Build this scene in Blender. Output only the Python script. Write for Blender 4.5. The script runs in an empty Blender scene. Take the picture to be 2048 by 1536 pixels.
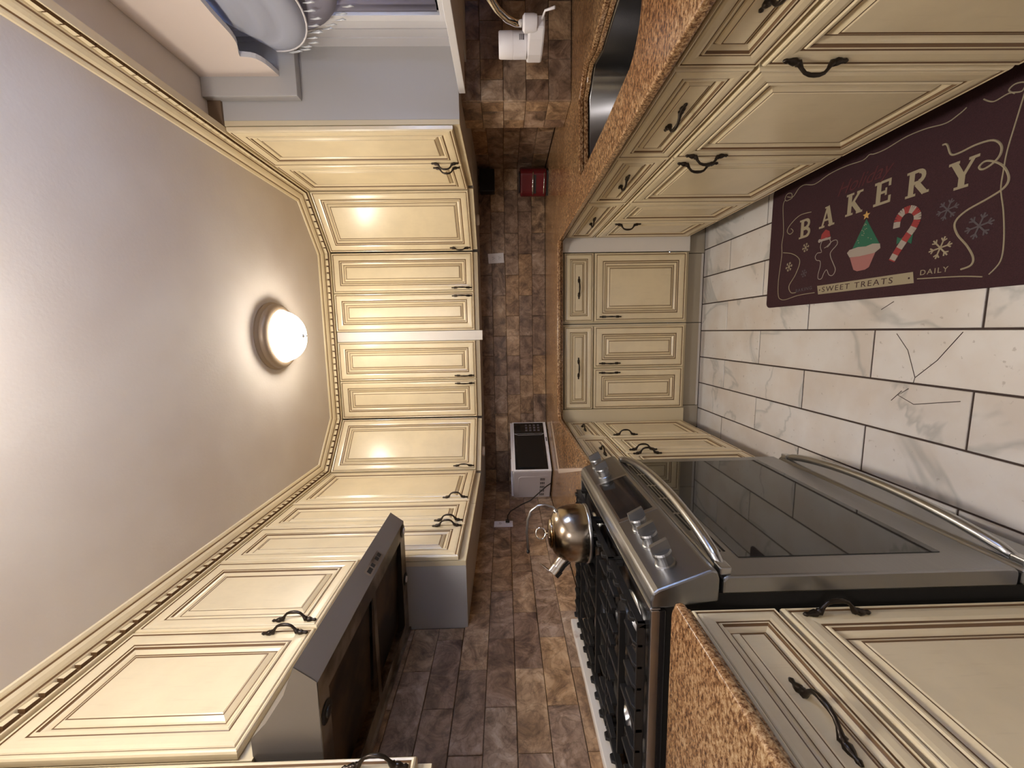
import bpy, bmesh, math, random
from mathutils import Vector, Matrix
random.seed(7)
PI=math.pi; sin,cos=math.sin,math.cos
SC=bpy.context.scene; COL=SC.collection
# ------------------------------------------------------------------ camera, world, lights, exposure
yaw,pitch,roll,H=0.130281,-0.017141,-0.018763,1.222726
fw=Vector((-sin(yaw)*cos(pitch),cos(yaw)*cos(pitch),sin(pitch)))
r0=Vector((cos(yaw),sin(yaw),0)); u0=r0.cross(fw)
rr=r0*cos(roll)+u0*sin(roll); uu=-r0*sin(roll)+u0*cos(roll)
cam=bpy.data.cameras.new('camera'); co=bpy.data.objects.new('camera',cam); COL.objects.link(co)
# the phone was held upright and the picture is stored turned on its side: world up points to image left
X,Y,Z=-uu,rr,-fw
co.matrix_world=Matrix(((X.x,Y.x,Z.x,0),(X.y,Y.y,Z.y,0),(X.z,Y.z,Z.z,H),(0,0,0,1)))
cam.sensor_fit='HORIZONTAL'; cam.sensor_width=36; cam.lens=795.113*36/2048; cam.clip_start=.02
SC.camera=co
w=bpy.data.worlds.new('world'); SC.world=w; w.use_nodes=True
w.node_tree.nodes['Background'].inputs[0].default_value=(.44,.60,1,1)
w.node_tree.nodes['Background'].inputs[1].default_value=13.0
def lamp(kind,name,loc,power,col,rad,rot=None):
    l=bpy.data.lights.new(name,kind); l.energy=power; l.color=col
    if kind=='AREA': l.shape='DISK'; l.size=rad
    else: l.shadow_soft_size=rad
    o=bpy.data.objects.new(name,l); COL.objects.link(o); o.location=loc
    if rot: o.rotation_euler=rot
    return o
lamp('POINT','second_ceiling_lamp',(.0,.50,2.17),10.5,(1,.98,1.0),.12)
lamp('POINT','added_fill',(.1,-1.2,2.1),15,(1,.97,.98),.15)  # added fill light behind the camera, without any fixture
SC.view_settings.view_transform='Standard'; SC.view_settings.look='None'
SC.view_settings.gamma=1; SC.view_settings.use_curve_mapping=False
SC.view_settings.exposure=0.75
# ------------------------------------------------------------------ materials
def mat(name,col,rough=.5,metal=0,build=None,**kw):
    m=bpy.data.materials.new(name); m.use_nodes=True; nt=m.node_tree; b=nt.nodes['Principled BSDF']
    b.inputs['Base Color'].default_value=(*col,1); b.inputs['Roughness'].default_value=rough; b.inputs['Metallic'].default_value=metal
    for k,v in kw.items(): b.inputs[k.replace('_',' ')].default_value=v
    if build: build(nt,b)
    return m
def N(nt,t,**kw):
    n=nt.nodes.new(t)
    for k,v in kw.items():
        if k in n.inputs: n.inputs[k].default_value=v
        else: setattr(n,k,v)
    return n
def ramp(nt,src,stops):
    r=nt.nodes.new('ShaderNodeValToRGB'); e=r.color_ramp.elements
    while len(e)<len(stops): e.new(.5)
    for i,(p,c) in enumerate(stops): e[i].position=p; e[i].color=(*c,1)
    nt.links.new(src,r.inputs[0]); return r
def coords(nt,scale=(1,1,1),loc=None,rot=(0,0,0),kind='Object',rnd=0):
    tc=nt.nodes.new('ShaderNodeTexCoord'); mp=nt.nodes.new('ShaderNodeMapping')
    mp.inputs['Scale'].default_value=scale; mp.inputs['Rotation'].default_value=rot
    if rnd:
        oi=nt.nodes.new('ShaderNodeObjectInfo'); vm=N(nt,'ShaderNodeVectorMath',operation='ADD')
        sc=N(nt,'ShaderNodeMath',operation='MULTIPLY'); sc.inputs[1].default_value=rnd
        nt.links.new(oi.outputs['Random'],sc.inputs[0]); nt.links.new(tc.outputs[kind],vm.inputs[0]); nt.links.new(sc.outputs[0],vm.inputs[1])
        nt.links.new(vm.outputs[0],mp.inputs[0])
    else: nt.links.new(tc.outputs[kind],mp.inputs[0])
    return mp.outputs[0]
def bump(nt,b,src,dist=.001,st=.5):
    n=N(nt,'ShaderNodeBump'); n.inputs['Distance'].default_value=dist; n.inputs['Strength'].default_value=st
    nt.links.new(src,n.inputs['Height']); nt.links.new(n.outputs[0],b.inputs['Normal'])
def mixc(nt,fac,a,b_,mode='MIX'):
    m=nt.nodes.new('ShaderNodeMix'); m.data_type='RGBA'; m.blend_type=mode
    for s,v in ((0,fac),(6,a),(7,b_)):
        if hasattr(v,'links'): nt.links.new(v,m.inputs[s])
        elif s==0: m.inputs[0].default_value=v
        else: m.inputs[s].default_value=(*v,1)
    return m.outputs[2]
def b_cream(base,dark):
    def f(nt,b):
        v=coords(nt,(1,1,1),kind='Object',rnd=9)
        n=N(nt,'ShaderNodeTexNoise',Scale=6.,Detail=5.,Roughness=.6); nt.links.new(v,n.inputs[0])
        r=ramp(nt,n.outputs[0],[(.3,tuple(c*.90 for c in base)),(.6,base)])
        v2=coords(nt,(60,60,4),kind='Object'); n2=N(nt,'ShaderNodeTexNoise',Scale=3.,Detail=3.); nt.links.new(v2,n2.inputs[0])
        r2=ramp(nt,n2.outputs[0],[(.60,(0,0,0)),(.80,(1,1,1))])
        mm=N(nt,'ShaderNodeMath',operation='MULTIPLY'); mm.inputs[1].default_value=.18; nt.links.new(r2.outputs[0],mm.inputs[0])
        nt.links.new(mixc(nt,mm.outputs[0],r.outputs[0],dark),b.inputs['Base Color'])
    return f
M={}
M['cream']=mat('cream_paint',(.72,.62,.40),.30,build=b_cream((.76,.635,.415),(.42,.30,.17)))
M['cream'].node_tree.nodes['Principled BSDF'].inputs['Coat Weight'].default_value=.3; M['cream'].node_tree.nodes['Principled BSDF'].inputs['Coat Roughness'].default_value=.16
M['glaze_shade']=mat('brown_glaze_and_shade',(.16,.085,.035),.45)  # antique glaze in the grooves; also paints the shadow line under the dentils
M['frame']=mat('cabinet_frame_paint',(.62,.52,.34),.40)
M['under']=mat('cabinet_side_paint',(.43,.41,.395),.5)
M['filler']=mat('pale_filler',(.72,.67,.61),.45)
M['toe']=mat('toe_kick_paint',(.42,.36,.27),.5)
M['toeshade']=mat('shaded_toe_kick',(.05,.035,.025),.7)  # near-black brown: the shade under the cabinets put into the board colour
def b_wall(nt,b):
    n=N(nt,'ShaderNodeTexNoise',Scale=2.5,Detail=3.); nt.links.new(coords(nt),n.inputs[0])
    r=ramp(nt,n.outputs[0],[(.35,(.60,.53,.47)),(.65,(.66,.60,.54))]); nt.links.new(r.outputs[0],b.inputs['Base Color'])
    n2=N(nt,'ShaderNodeTexNoise',Scale=90.,Detail=2.); nt.links.new(coords(nt),n2.inputs[0]); bump(nt,b,n2.outputs[0],.0015,.3)
M['ceiling']=mat('ceiling_paint',(.64,.58,.52),.75,build=b_wall)
M['wall']=mat('wall_paint',(.66,.62,.58),.7)
M['white']=mat('white_trim_paint',(.68,.66,.66),.4)
M['valance']=mat('valance_paint',(.66,.56,.50),.5)
M['bronze']=mat('dark_bronze',(.045,.035,.028),.32,.85)
M['steel']=mat('stainless_steel',(.49,.49,.50),.28,1)
def b_brush(nt,b):
    n=N(nt,'ShaderNodeTexNoise',Scale=5.,Detail=2.); nt.links.new(coords(nt,(3,1,60)),n.inputs[0])
    r=ramp(nt,n.outputs[0],[(.3,(.33,.33,.33)),(.7,(.39,.39,.39))]); nt.links.new(r.outputs[0],b.inputs['Roughness'])
M['brushed']=mat('brushed_steel',(.335,.335,.34),.3,1,build=b_brush)
M['chrome']=mat('chrome',(.75,.73,.70),.08,1)
M['sink']=mat('sink_steel',(.20,.195,.195),.24,.95)
M['black']=mat('black_plastic',(.012,.011,.011),.35)
M['glass']=mat('black_glass',(.012,.012,.013),.06,0,Specular_IOR_Level=.8)
M['ovenglass']=mat('oven_glass',(.022,.022,.022),.03,0,Specular_IOR_Level=.6)
M['iron']=mat('cast_iron',(.014,.013,.013),.42)
M['enamel']=mat('black_enamel',(.02,.018,.018),.15)
M['plastic']=mat('white_plastic',(.74,.71,.73),.35)
M['mwbody']=mat('microwave_paint',(.62,.57,.58),.45)
M['gap']=mat('dark_gap',(.01,.008,.006),.8)
M['grease']=None
def b_grease(nt,b):
    n=N(nt,'ShaderNodeTexNoise',Scale=7.,Detail=6.); nt.links.new(coords(nt),n.inputs[0])
    r=ramp(nt,n.outputs[0],[(.40,(.012,.007,.004)),(.60,(.10,.055,.025))]); nt.links.new(r.outputs[0],b.inputs['Base Color'])
M['grease']=mat('greasy_filter',(.05,.03,.02),.5,.3,build=b_grease)
M['hood']=mat('hood_paint',(.19,.165,.145),.38,.25)
def b_hoodlow(nt,b):
    n=N(nt,'ShaderNodeTexNoise',Scale=9.,Detail=5.); nt.links.new(coords(nt),n.inputs[0])
    r=ramp(nt,n.outputs[0],[(.42,(.07,.045,.025)),(.62,(.26,.21,.16))]); nt.links.new(r.outputs[0],b.inputs['Base Color'])
M['hoodlow']=mat('stained_hood_paint',(.2,.16,.12),.4,.2,build=b_hoodlow)
def b_granite(nt,b):
    v=coords(nt,(1,1,1))
    v1=coords(nt,(1,1.9,1.7),rot=(0,0,.9))
    n=N(nt,'ShaderNodeTexNoise',Scale=95.,Detail=8.,Roughness=.72,Distortion=.4); nt.links.new(v1,n.inputs[0])
    r=ramp(nt,n.outputs[0],[(.32,(.03,.014,.008)),(.42,(.13,.058,.025)),(.50,(.31,.175,.080)),(.58,(.49,.325,.175)),(.70,(.64,.48,.29))])
    n2=N(nt,'ShaderNodeTexNoise',Scale=4.,Detail=4.); nt.links.new(v,n2.inputs[0])
    r2=ramp(nt,n2.outputs[0],[(.35,(.70,.55,.45)),(.65,(1,1,1))])
    nt.links.new(mixc(nt,.8,r.outputs[0],r2.outputs[0],'MULTIPLY'),b.inputs['Base Color'])
    bump(nt,b,n.outputs[0],.0006,.25)
M['granite']=mat('golden_brown_granite',(.4,.2,.08),.2,build=b_granite)
def b_tile(nt,b):
    v=coords(nt,(1,1,1),rnd=40); oi=nt.nodes.new('ShaderNodeObjectInfo')
    n=N(nt,'ShaderNodeTexNoise',Scale=11.,Detail=8.,Roughness=.68,Distortion=.8); nt.links.new(v,n.inputs[0])
    r=ramp(nt,n.outputs[0],[(.32,(.09,.058,.040)),(.45,(.25,.168,.112)),(.55,(.40,.285,.195)),(.68,(.56,.44,.335))])
    r2=ramp(nt,oi.outputs['Random'],[(0.,(.72,.64,.62)),(.22,(1.0,.90,.76)),(.4,(1.2,1.1,.95)),(.55,(.85,.80,.80)),(.75,(1.05,.90,.70)),(.9,(1.0,.98,.97))]); r2.color_ramp.interpolation='CONSTANT'
    c=mixc(nt,1.,r.outputs[0],r2.outputs[0],'MULTIPLY')
    n3=N(nt,'ShaderNodeTexNoise',Scale=16.,Detail=7.,Distortion=1.0); nt.links.new(v,n3.inputs[0])
    r3=ramp(nt,n3.outputs[0],[(.46,(0,0,0)),(.495,(1,1,1)),(.505,(1,1,1)),(.54,(0,0,0))])
    m=N(nt,'ShaderNodeMath',operation='MULTIPLY'); m.inputs[1].default_value=.3; nt.links.new(r3.outputs[0],m.inputs[0])
    nt.links.new(mixc(nt,m.outputs[0],c,(.05,.03,.02)),b.inputs['Base Color']); bump(nt,b,n.outputs[0],.003,.5)
M['tile']=mat('brown_slate_tile',(.3,.2,.13),.42,build=b_tile)
M['grout']=mat('brown_grout',(.13,.09,.06),.8)
def b_marble(nt,b):
    v=coords(nt,(1,1,1),rnd=30); oi=nt.nodes.new('ShaderNodeObjectInfo')
    n=N(nt,'ShaderNodeTexNoise',Scale=1.3,Detail=5.,Roughness=.5,Distortion=1.0); nt.links.new(v,n.inputs[0])
    r=ramp(nt,n.outputs[0],[(.478,(.70,.675,.655)),(.499,(.50,.50,.49)),(.512,(.70,.675,.655)),(.62,(.74,.71,.685))])
    n2=N(nt,'ShaderNodeTexNoise',Scale=5.,Detail=6.); nt.links.new(v,n2.inputs[0])
    r2=ramp(nt,n2.outputs[0],[(.35,(.86,.79,.72)),(.6,(1,1,1))])
    c=mixc(nt,.75,r.outputs[0],r2.outputs[0],'MULTIPLY')
    n3=N(nt,'ShaderNodeTexNoise',Scale=60.,Detail=3.); nt.links.new(v,n3.inputs[0])
    r3=ramp(nt,n3.outputs[0],[(.68,(0,0,0)),(.74,(1,1,1))])
    m=N(nt,'ShaderNodeMath',operation='MULTIPLY'); m.inputs[1].default_value=.4; nt.links.new(r3.outputs[0],m.inputs[0])
    nt.links.new(mixc(nt,m.outputs[0],c,(.25,.2,.17)),b.inputs['Base Color'])
M['marble']=mat('white_marble_tile',(.6,.56,.52),.32,build=b_marble)
M['fgrout']=mat('dark_floor_grout',(.055,.035,.03),.85)
def b_mat(nt,b):
    n=N(nt,'ShaderNodeTexNoise',Scale=500.,Detail=2.); nt.links.new(coords(nt),n.inputs[0])
    r=ramp(nt,n.outputs[0],[(.3,(.028,.008,.012)),(.7,(.052,.016,.022))]); nt.links.new(r.outputs[0],b.inputs['Base Color']); bump(nt,b,n.outputs[0],.0015,.6)
M['mat']=mat('burgundy_mat_fabric',(.06,.015,.022),.9,build=b_mat)
for k,c in dict(p_cream=(.33,.28,.19),p_red=(.28,.035,.035),p_green=(.022,.12,.07),p_pink=(.34,.14,.13),p_white=(.34,.29,.25),p_dark=(.05,.02,.02),p_darkred=(.085,.018,.022),p_gold=(.55,.33,.10),p_grey=(.09,.075,.085)).items(): M[k]=mat(k.replace('p_','print_'),c,.85)
M['red']=mat('dark_red_enamel',(.11,.008,.011),.25)
M['brass']=mat('aged_brass_rim',(.27,.20,.14),.45,.4)
def b_glow(nt,b): b.inputs['Emission Color'].default_value=(1,.92,.79,1); b.inputs['Emission Strength'].default_value=30
M['glow']=mat('lit_frosted_glass',(.9,.88,.84),.4,build=b_glow)
M['sheer']=mat('sheer_fabric',(.80,.82,.90),.7,Transmission_Weight=.0)
def b_sheer(nt,b):
    tr=N(nt,'ShaderNodeBsdfTranslucent'); tr.inputs[0].default_value=(.72,.76,.86,1); mx=N(nt,'ShaderNodeMixShader'); mx.inputs[0].default_value=.5
    out=nt.nodes['Material Output']; nt.links.new(b.outputs[0],mx.inputs[1]); nt.links.new(tr.outputs[0],mx.inputs[2]); nt.links.new(mx.outputs[0],out.inputs[0])
M['sheer']=mat('sheer_fabric',(.62,.63,.70),.7,build=b_sheer)
def b_cur(nt,b):
    tr=N(nt,'ShaderNodeBsdfTranslucent'); tr.inputs[0].default_value=(.16,.15,.20,1); mx=N(nt,'ShaderNodeMixShader'); mx.inputs[0].default_value=.35
    out=nt.nodes['Material Output']; nt.links.new(b.outputs[0],mx.inputs[1]); nt.links.new(tr.outputs[0],mx.inputs[2]); nt.links.new(mx.outputs[0],out.inputs[0])
M['curtain']=mat('grey_lavender_curtain',(.36,.34,.42),.8,build=b_cur)
M['bead']=mat('glass_bead',(.85,.87,.9),.08,0,Transmission_Weight=.4)
M['pane']=mat('window_glass',(.9,.95,1),.02,0,Transmission_Weight=1.)
def b_kettle(nt,b):
    n=N(nt,'ShaderNodeTexNoise',Scale=9.,Detail=5.); nt.links.new(coords(nt),n.inputs[0])
    r=ramp(nt,n.outputs[0],[(.38,(.20,.11,.04)),(.50,(.40,.33,.25)),(.7,(.50,.45,.39))]); nt.links.new(r.outputs[0],b.inputs['Base Color'])
M['kettle']=mat('heat_stained_steel',(.5,.42,.3),.2,1,build=b_kettle)
def b_rust(nt,b):
    n=N(nt,'ShaderNodeTexNoise',Scale=8.,Detail=4.); nt.links.new(coords(nt),n.inputs[0])
    r=ramp(nt,n.outputs[0],[(.60,(.68,.62,.54)),(.70,(.30,.14,.05))]); nt.links.new(r.outputs[0],b.inputs['Base Color'])
M['ruststrip']=mat('rust_spotted_white_metal',(.7,.65,.58),.4,build=b_rust)
M['caulk']=mat('pale_caulk',(.50,.40,.32),.6)
M['soffit']=mat('dark_brown_board',(.17,.11,.065),.7)
# ------------------------------------------------------------------ geometry helpers
class G:
    def __init__(s): s.v=[]; s.f=[]; s.m=[]; s.ms=[]
    def mi(s,m):
        if m not in s.ms: s.ms.append(m)
        return s.ms.index(m)
    def add(s,vs,fs,m):
        o=len(s.v); s.v+= [tuple(v) for v in vs]; k=s.mi(m)
        for f in fs: s.f.append([i+o for i in f]); s.m.append(k)
        return s
    def box(s,x0,x1,y0,y1,z0,z1,m):
        x0,x1=sorted((x0,x1)); y0,y1=sorted((y0,y1)); z0,z1=sorted((z0,z1))
        vs=[(x,y,z) for z in (z0,z1) for y in (y0,y1) for x in (x0,x1)]
        return s.add(vs,[(0,2,3,1),(4,5,7,6),(0,1,5,4),(2,6,7,3),(0,4,6,2),(1,3,7,5)],m)
    def prism(s,poly,z0,z1,m,ax='z'):
        n=len(poly); T={'z':lambda p,q:(p[0],p[1],q),'x':lambda p,q:(q,p[0],p[1]),'y':lambda p,q:(p[0],q,p[1])}[ax]
        vs=[T(p,z0) for p in poly]+[T(p,z1) for p in poly]
        return s.add(vs,[tuple(range(n))[::-1],tuple(range(n,2*n))]+[(i,(i+1)%n,n+(i+1)%n,n+i) for i in range(n)],m)
    def tube(s,path,rad,m,n=8,caps=True,closed=False):
        P=[Vector(p) for p in path]; L=len(P)
        if not hasattr(rad,'__len__'): rad=[rad]*L
        rings=[]; t0=None
        for i in range(L):
            a=P[(i-1)%L] if (closed or i>0) else P[i]; b=P[(i+1)%L] if (closed or i<L-1) else P[i]
            t=(b-a).normalized()
            if t0 is None:
                u=t.orthogonal().normalized()
            else:
                u=(u-t*u.dot(t)); u=u.normalized() if u.length>1e-6 else t.orthogonal().normalized()
            t0=t; v=t.cross(u)
            rings.append([P[i]+(u*cos(2*PI*k/n)+v*sin(2*PI*k/n))*rad[i] for k in range(n)])
        vs=[q for r in rings for q in r]; fs=[]
        for i in range(L if closed else L-1):
            j=(i+1)%L
            for k in range(n): fs.append((i*n+k,i*n+(k+1)%n,j*n+(k+1)%n,j*n+k))
        if caps and not closed: fs+= [tuple(range(n))[::-1],tuple((L-1)*n+k for k in range(n))]
        return s.add(vs,fs,m)
    def lathe(s,prof,c,m,n=24,axis=(0,0,1)):
        A=Vector(axis).normalized(); u=A.orthogonal().normalized(); v=A.cross(u); C=Vector(c)
        L=len(prof); vs=[]
        for r,h in prof:
            for k in range(n): vs.append(C+A*h+(u*cos(2*PI*k/n)+v*sin(2*PI*k/n))*max(r,1e-5))
        fs=[(i*n+k,i*n+(k+1)%n,(i+1)*n+(k+1)%n,(i+1)*n+k) for i in range(L-1) for k in range(n)]
        fs+=[tuple(range(n))[::-1],tuple((L-1)*n+k for k in range(n))]
        return s.add(vs,fs,m)
    def sphere(s,c,r,m,n=12):
        return s.lathe([(r*sin(PI*i/8),-r*cos(PI*i/8)) for i in range(9)],c,m,n)
    def mesh(s,name,smooth=False):
        me=bpy.data.meshes.new(name); me.from_pydata(s.v,[],s.f)
        for k in s.ms: me.materials.append(M[k])
        me.polygons.foreach_set('material_index',s.m)
        bm=bmesh.new(); bm.from_mesh(me); bmesh.ops.remove_doubles(bm,verts=bm.verts,dist=1e-6); bmesh.ops.recalc_face_normals(bm,faces=bm.faces); bm.to_mesh(me); bm.free()
        if smooth: me.polygons.foreach_set('use_smooth',[True]*len(me.polygons)); 
        me.update(); return me
def obj(name,g,parent=None,smooth=False,loc=None,rot=None,bevel=0):
    me=g if isinstance(g,bpy.types.Mesh) else g.mesh(name,smooth)
    o=bpy.data.objects.new(name,me); COL.objects.link(o); o.parent=parent
    if loc: o.location=loc
    if rot: o.rotation_euler=rot
    if bevel:
        b=o.modifiers.new('bevel','BEVEL'); b.width=bevel; b.segments=2; b.limit_method='ANGLE'
    if smooth=='auto':
        e=o.modifiers.new('split','EDGE_SPLIT'); e.split_angle=.7
    return o
def tag(o,label,cat,group=None,kind=None):
    o['label']=label; o['category']=cat
    if group: o['group']=group
    if kind: o['kind']=kind
    return o
def thing(name,label,cat,loc=(0,0,0),rz=0,group=None):
    o=bpy.data.objects.new(name,None); COL.objects.link(o); o.location=loc; o.rotation_euler=(0,0,rz); o.empty_display_size=.05
    return tag(o,label,cat,group)
def struct(name,g,label,cat,**k):
    o=obj(name,g,**k); o['kind']='structure'; o['label']=label; o['category']=cat; return o
ZC=2.385; XL,XR,YW=-1.168,1.152,2.996
YN=-2.2
# ------------------------------------------------------------------ room shell
fl=struct('floor',G().box(XL,1.7,YN,YW,-.05,-.004,'fgrout'),'floor of long white marble-look tiles with dark grout, some cracked','floor')
struct('ceiling',G().box(XL-.1,1.8,YN,YW+.1,ZC,ZC+.08,'ceiling'),'smooth taupe painted ceiling with a glowing dome lamp','ceiling')
wb=struct('wall_back',G().box(XL-.1,XR+.1,YW,YW+.1,0,ZC,'grout'),'far kitchen wall tiled in brown slate-look bricks below the cabinets','wall')
wl=struct('wall_left',G().box(XL-.1,XL,YN,YW,0,ZC,'grout'),'left kitchen wall behind the range, tiled in brown slate-look bricks','wall')
g=G().box(XR,XR+.1,1.87,YW,0,ZC,'grout').box(XR+.1,1.62,1.87,1.97,0,1.36,'grout')
g.box(1.6,1.7,YN,1.87,0,1.36,'grout').box(1.14,1.6,YN,1.87,1.362,1.38,'wall')
y0,y1,z0,z1=.72,1.575,1.43,2.20
g.box(1.14,1.24,y1,1.87,1.38,ZC,'wall').box(1.14,1.24,YN,y0,1.38,ZC,'wall').box(1.14,1.24,y0,y1,1.38,z0,'wall').box(1.14,1.24,y0,y1,z1,ZC,'wall')
wr=struct('wall_right',g,'right kitchen wall with the window above the tiled sink niche','wall')
struct('wall_front',G().box(XL-.1,1.7,YN-.1,YN,0,ZC,'wall'),'plain wall at the near end of the kitchen','wall')
# wall tiles, each one a piece
tm={}
def tile_mesh(w,h):
    k=(round(w,3),round(h,3))
    if k not in tm:
        t=.009; b=.0016
        vs=[(0,0,0),(w,0,0),(w,0,h),(0,0,h),(0,-t+b,0),(w,-t+b,0),(w,-t+b,h),(0,-t+b,h),(b,-t,b),(w-b,-t,b),(w-b,-t,h-b),(b,-t,h-b)]
        fs=[(0,1,5,4),(1,2,6,5),(2,3,7,6),(3,0,4,7),(4,5,9,8),(5,6,10,9),(6,7,11,10),(7,4,8,11),(8,9,10,11)]
        tm[k]=G().add(vs,fs,'tile').mesh('tile')
    return tm[k]
def tile_run(parent,org,rz,length,rows,L,ph,z0=.914,h=.0975,keep=None):
    """bricks on a wall; local x runs to the viewer's right"""
    c,s=cos(rz),sin(rz)
    for r in rows:
        zz=z0+r*h; x=(-L*.5 if (r%2)==0 else 0)+ph-2*L
        while x<length:
            a,b=max(x,0),min(x+L,length); x+=L
            if b-a<.02 or (keep and not keep(a,b,zz)): continue
            q=obj('tile',tile_mesh(b-a-.0018,h-.0018),parent,loc=(org[0]+c*(a+.0009),org[1]+s*(a+.0009),zz+.0009),rot=(random.uniform(-.004,.004),random.uniform(-.002,.002),rz+random.uniform(-.004,.004)))
# back wall: viewer right = +X ; joints at X=.27+.295k on odd rows (row0 = lowest)
tile_run(wb,(XL,YW),0,XR-XL,range(5),.295,(.265-XL)%.295)
# left wall (viewer right = +Y)
tile_run(wl,(XL,-.1),PI/2,YW+.1,range(5),.2805,(1.10+.1)%.2805)
tile_run(wl,(XL,.28),PI/2,1.44-.28,range(5,8),.2805,(1.10-.28)%.2805)
# right wall (viewer right = -Y): under cabinets, pier, niche
tile_run(wr,(XR,YW),-PI/2,YW-2.085,range(5),.29,.1)
pier=struct('trim_1',G().box(.995,XR,1.865,2.085,.914,1.385,'grout'),'tiled pier standing on the counter at the corner of the sink niche','pier')
tile_run(pier,(.995,2.085),-PI/2,.22,range(5),.145,.0)
tile_run(pier,(.987,1.865),0,.165,range(5),.30,.085)
tile_run(wr,(1.153,1.869),0,.447,range(5),.15,.0)
# floor tiles
fm={}
def ftile(w,l):
    k=(round(w,3),round(l,3))
    if k not in fm:
        b=.0015
        vs=[(0,0,-.004),(w,0,-.004),(w,l,-.004),(0,l,-.004),(0,0,-b),(w,0,-b),(w,l,-b),(0,l,-b),(b,b,0),(w-b,b,0),(w-b,l-b,0),(b,l-b,0)]
        fm[k]=G().add(vs,[(0,1,5,4),(1,2,6,5),(2,3,7,6),(3,0,4,7),(4,5,9,8),(5,6,10,9),(6,7,11,10),(7,4,8,11),(8,9,10,11)],'marble').mesh('tile')
    return fm[k]
for k in range(-4,5):
    xa=-.012+.1615*k
    yy=1.893 if k%2 else 1.596
    y=yy-.592*5
    while y<2.47:
        ya,yb=max(y,-.9),min(y+.592,2.47); y+=.592
        if yb-ya<.03: continue
        obj('tile',ftile(.1615-.0062,yb-ya-.0062),fl,loc=(xa+.0031,ya+.0031,random.uniform(-.0005,.0004)))
cr=G()
for path in ([(-.025,1.225),(-.075,1.185),(-.155,1.155),(-.170,1.158)],[(-.155,1.155),(-.10,1.10),(-.02,1.045)],[(-.19,1.17),(-.215,1.20),(-.235,1.15),(-.205,1.03)],[(-.2,1.19),(-.235,1.22)],[(.075,1.245),(.052,1.285)]):
    cr.tube([(a,b,.0002) for a,b in path],.0011,'fgrout',5)
obj('crack',cr,fl)
# ------------------------------------------------------------------ doors, drawers, pulls, cabinets
def pull_mesh():
    g=G(); pts=[];rad=[]
    half=[(-.066,.004,.002),(-.061,.0045,.0042),(-.056,.0045,.003),(-.050,.005,.0055),(-.043,.006,.0068),(-.038,.007,.0045),(-.035,.0085,.0068),(-.031,.012,.0045),(-.027,.019,.0032),(-.020,.0265,.0032),(-.010,.0300,.0038)]
    prof=half+[(0,.0305,.0042)]+[(-a,b,c) for a,b,c in half[::-1]]
    g.tube([(0,-b,a) for a,b,c in prof],[c*1.15 for a,b,c in prof],'bronze',8)
    return g.mesh('handle',True)
PM=pull_mesh()
dc={}
def door_meshes(w,h,k):
    key=(round(w,3),round(h,3),k)
    if key in dc: return dc[key]
    t=.019
    R=[(0,t,None),(0,.006,'cream'),(.002,.002,'cream'),(.005,.0,'cream'),(.009,.001,'cream'),(.0105,.0035,'glaze_shade'),(.0125,.0035,'glaze_shade'),(.0145,.0012,'cream'),
       (.022,.0,'cream'),(.038,.0005,'cream'),(.046,.002,'cream'),(.0485,.0045,'glaze_shade'),(.0505,.0035,'glaze_shade'),(.053,.0008,'cream'),(.057,.001,'cream'),(.059,.0045,'glaze_shade'),(.061,.0055,'glaze_shade'),(.066,.0075,'cream'),(.072,.012,'cream'),(.0745,.0125,'glaze_shade')]
    P=[(.0735,.0135,None),(.075,.0125,'glaze_shade'),(.078,.010,'cream'),(.087,.0045,'cream'),(.0885,.0052,'glaze_shade'),(.0905,.0052,'glaze_shade'),(.093,.0035,'cream')]
    def rings(R,close):
        g=G()
        for i in range(1,len(R)):
            (a,ya,_),(b,yb,m)=R[i-1],R[i]; a*=k;b*=k
            A=[(a,ya,a),(w-a,ya,a),(w-a,ya,h-a),(a,ya,h-a)]; B=[(b,yb,b),(w-b,yb,b),(w-b,yb,h-b),(b,yb,h-b)]
            g.add(A+B,[(j,(j+1)%4,4+(j+1)%4,4+j) for j in range(4)],m)
        a,ya,_=R[-1]; a*=k
        if close: g.add([(a,ya,a),(w-a,ya,a),(w-a,ya,h-a),(a,ya,h-a)],[(0,1,2,3)],'cream')
        else:
            a=0; g.add([(0,t,0),(w,t,0),(w,t,h),(0,t,h)],[(3,2,1,0)],'cream')
        return g
    dc[key]=(rings(R,False).mesh('door'),rings(P,True).mesh('panel')); return dc[key]
def front(parent,name,x,z,w,h,handle=None,k=None):
    """handle: ('v',dx,dz) or ('h',dx,dz) centre of pull in front's own coordinates"""
    if k is None: k=1 if name=='door' else min(1.,h/.24)
    a,b=door_meshes(w,h,k)
    d=obj(name,a,parent,loc=(x,0,z)); obj('panel',b,d)
    if handle:
        o,dx,dz=handle
        obj('handle',PM,d,loc=(dx,.001 if name=='door' else .007,dz),rot=(0,0 if o=='v' else PI/2,0))
    return d
G_='cream glazed '
def cabinet(name,label,org,rz,w,zb,zt,depth,fronts,group=None,poly=None,toe=0,frame_low=0):
    t=thing(name,label,'cabinet',(org[0],org[1],0),rz,group)
    g=G()
    if poly: g.prism(poly,zb,zt,'under')
    else: g.box(.001,w-.001,.042,depth,zb,zt,'under')
    obj('body',g,t)
    g=G().box(.0015,w-.0015,.0225,.0415,zb-frame_low,zt,'frame')
    obj('face_frame',g,t)
    if toe: obj('toe_kick',G().box(.001,w-.001,.08,.095,0,zb,'toe' if rz>-.1 else 'toeshade').box(.001,w-.001,.0755,.08,0,.012,'filler' if rz==0 else 'toeshade'),t)  # right-run board and side-run shoes carry the painted shade
    for f in fronts: front(t,*f)
    return t
ZB,ZT=1.4172,2.3275; HU=ZT-ZB
B0=1.388 # underside of upper boxes
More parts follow.
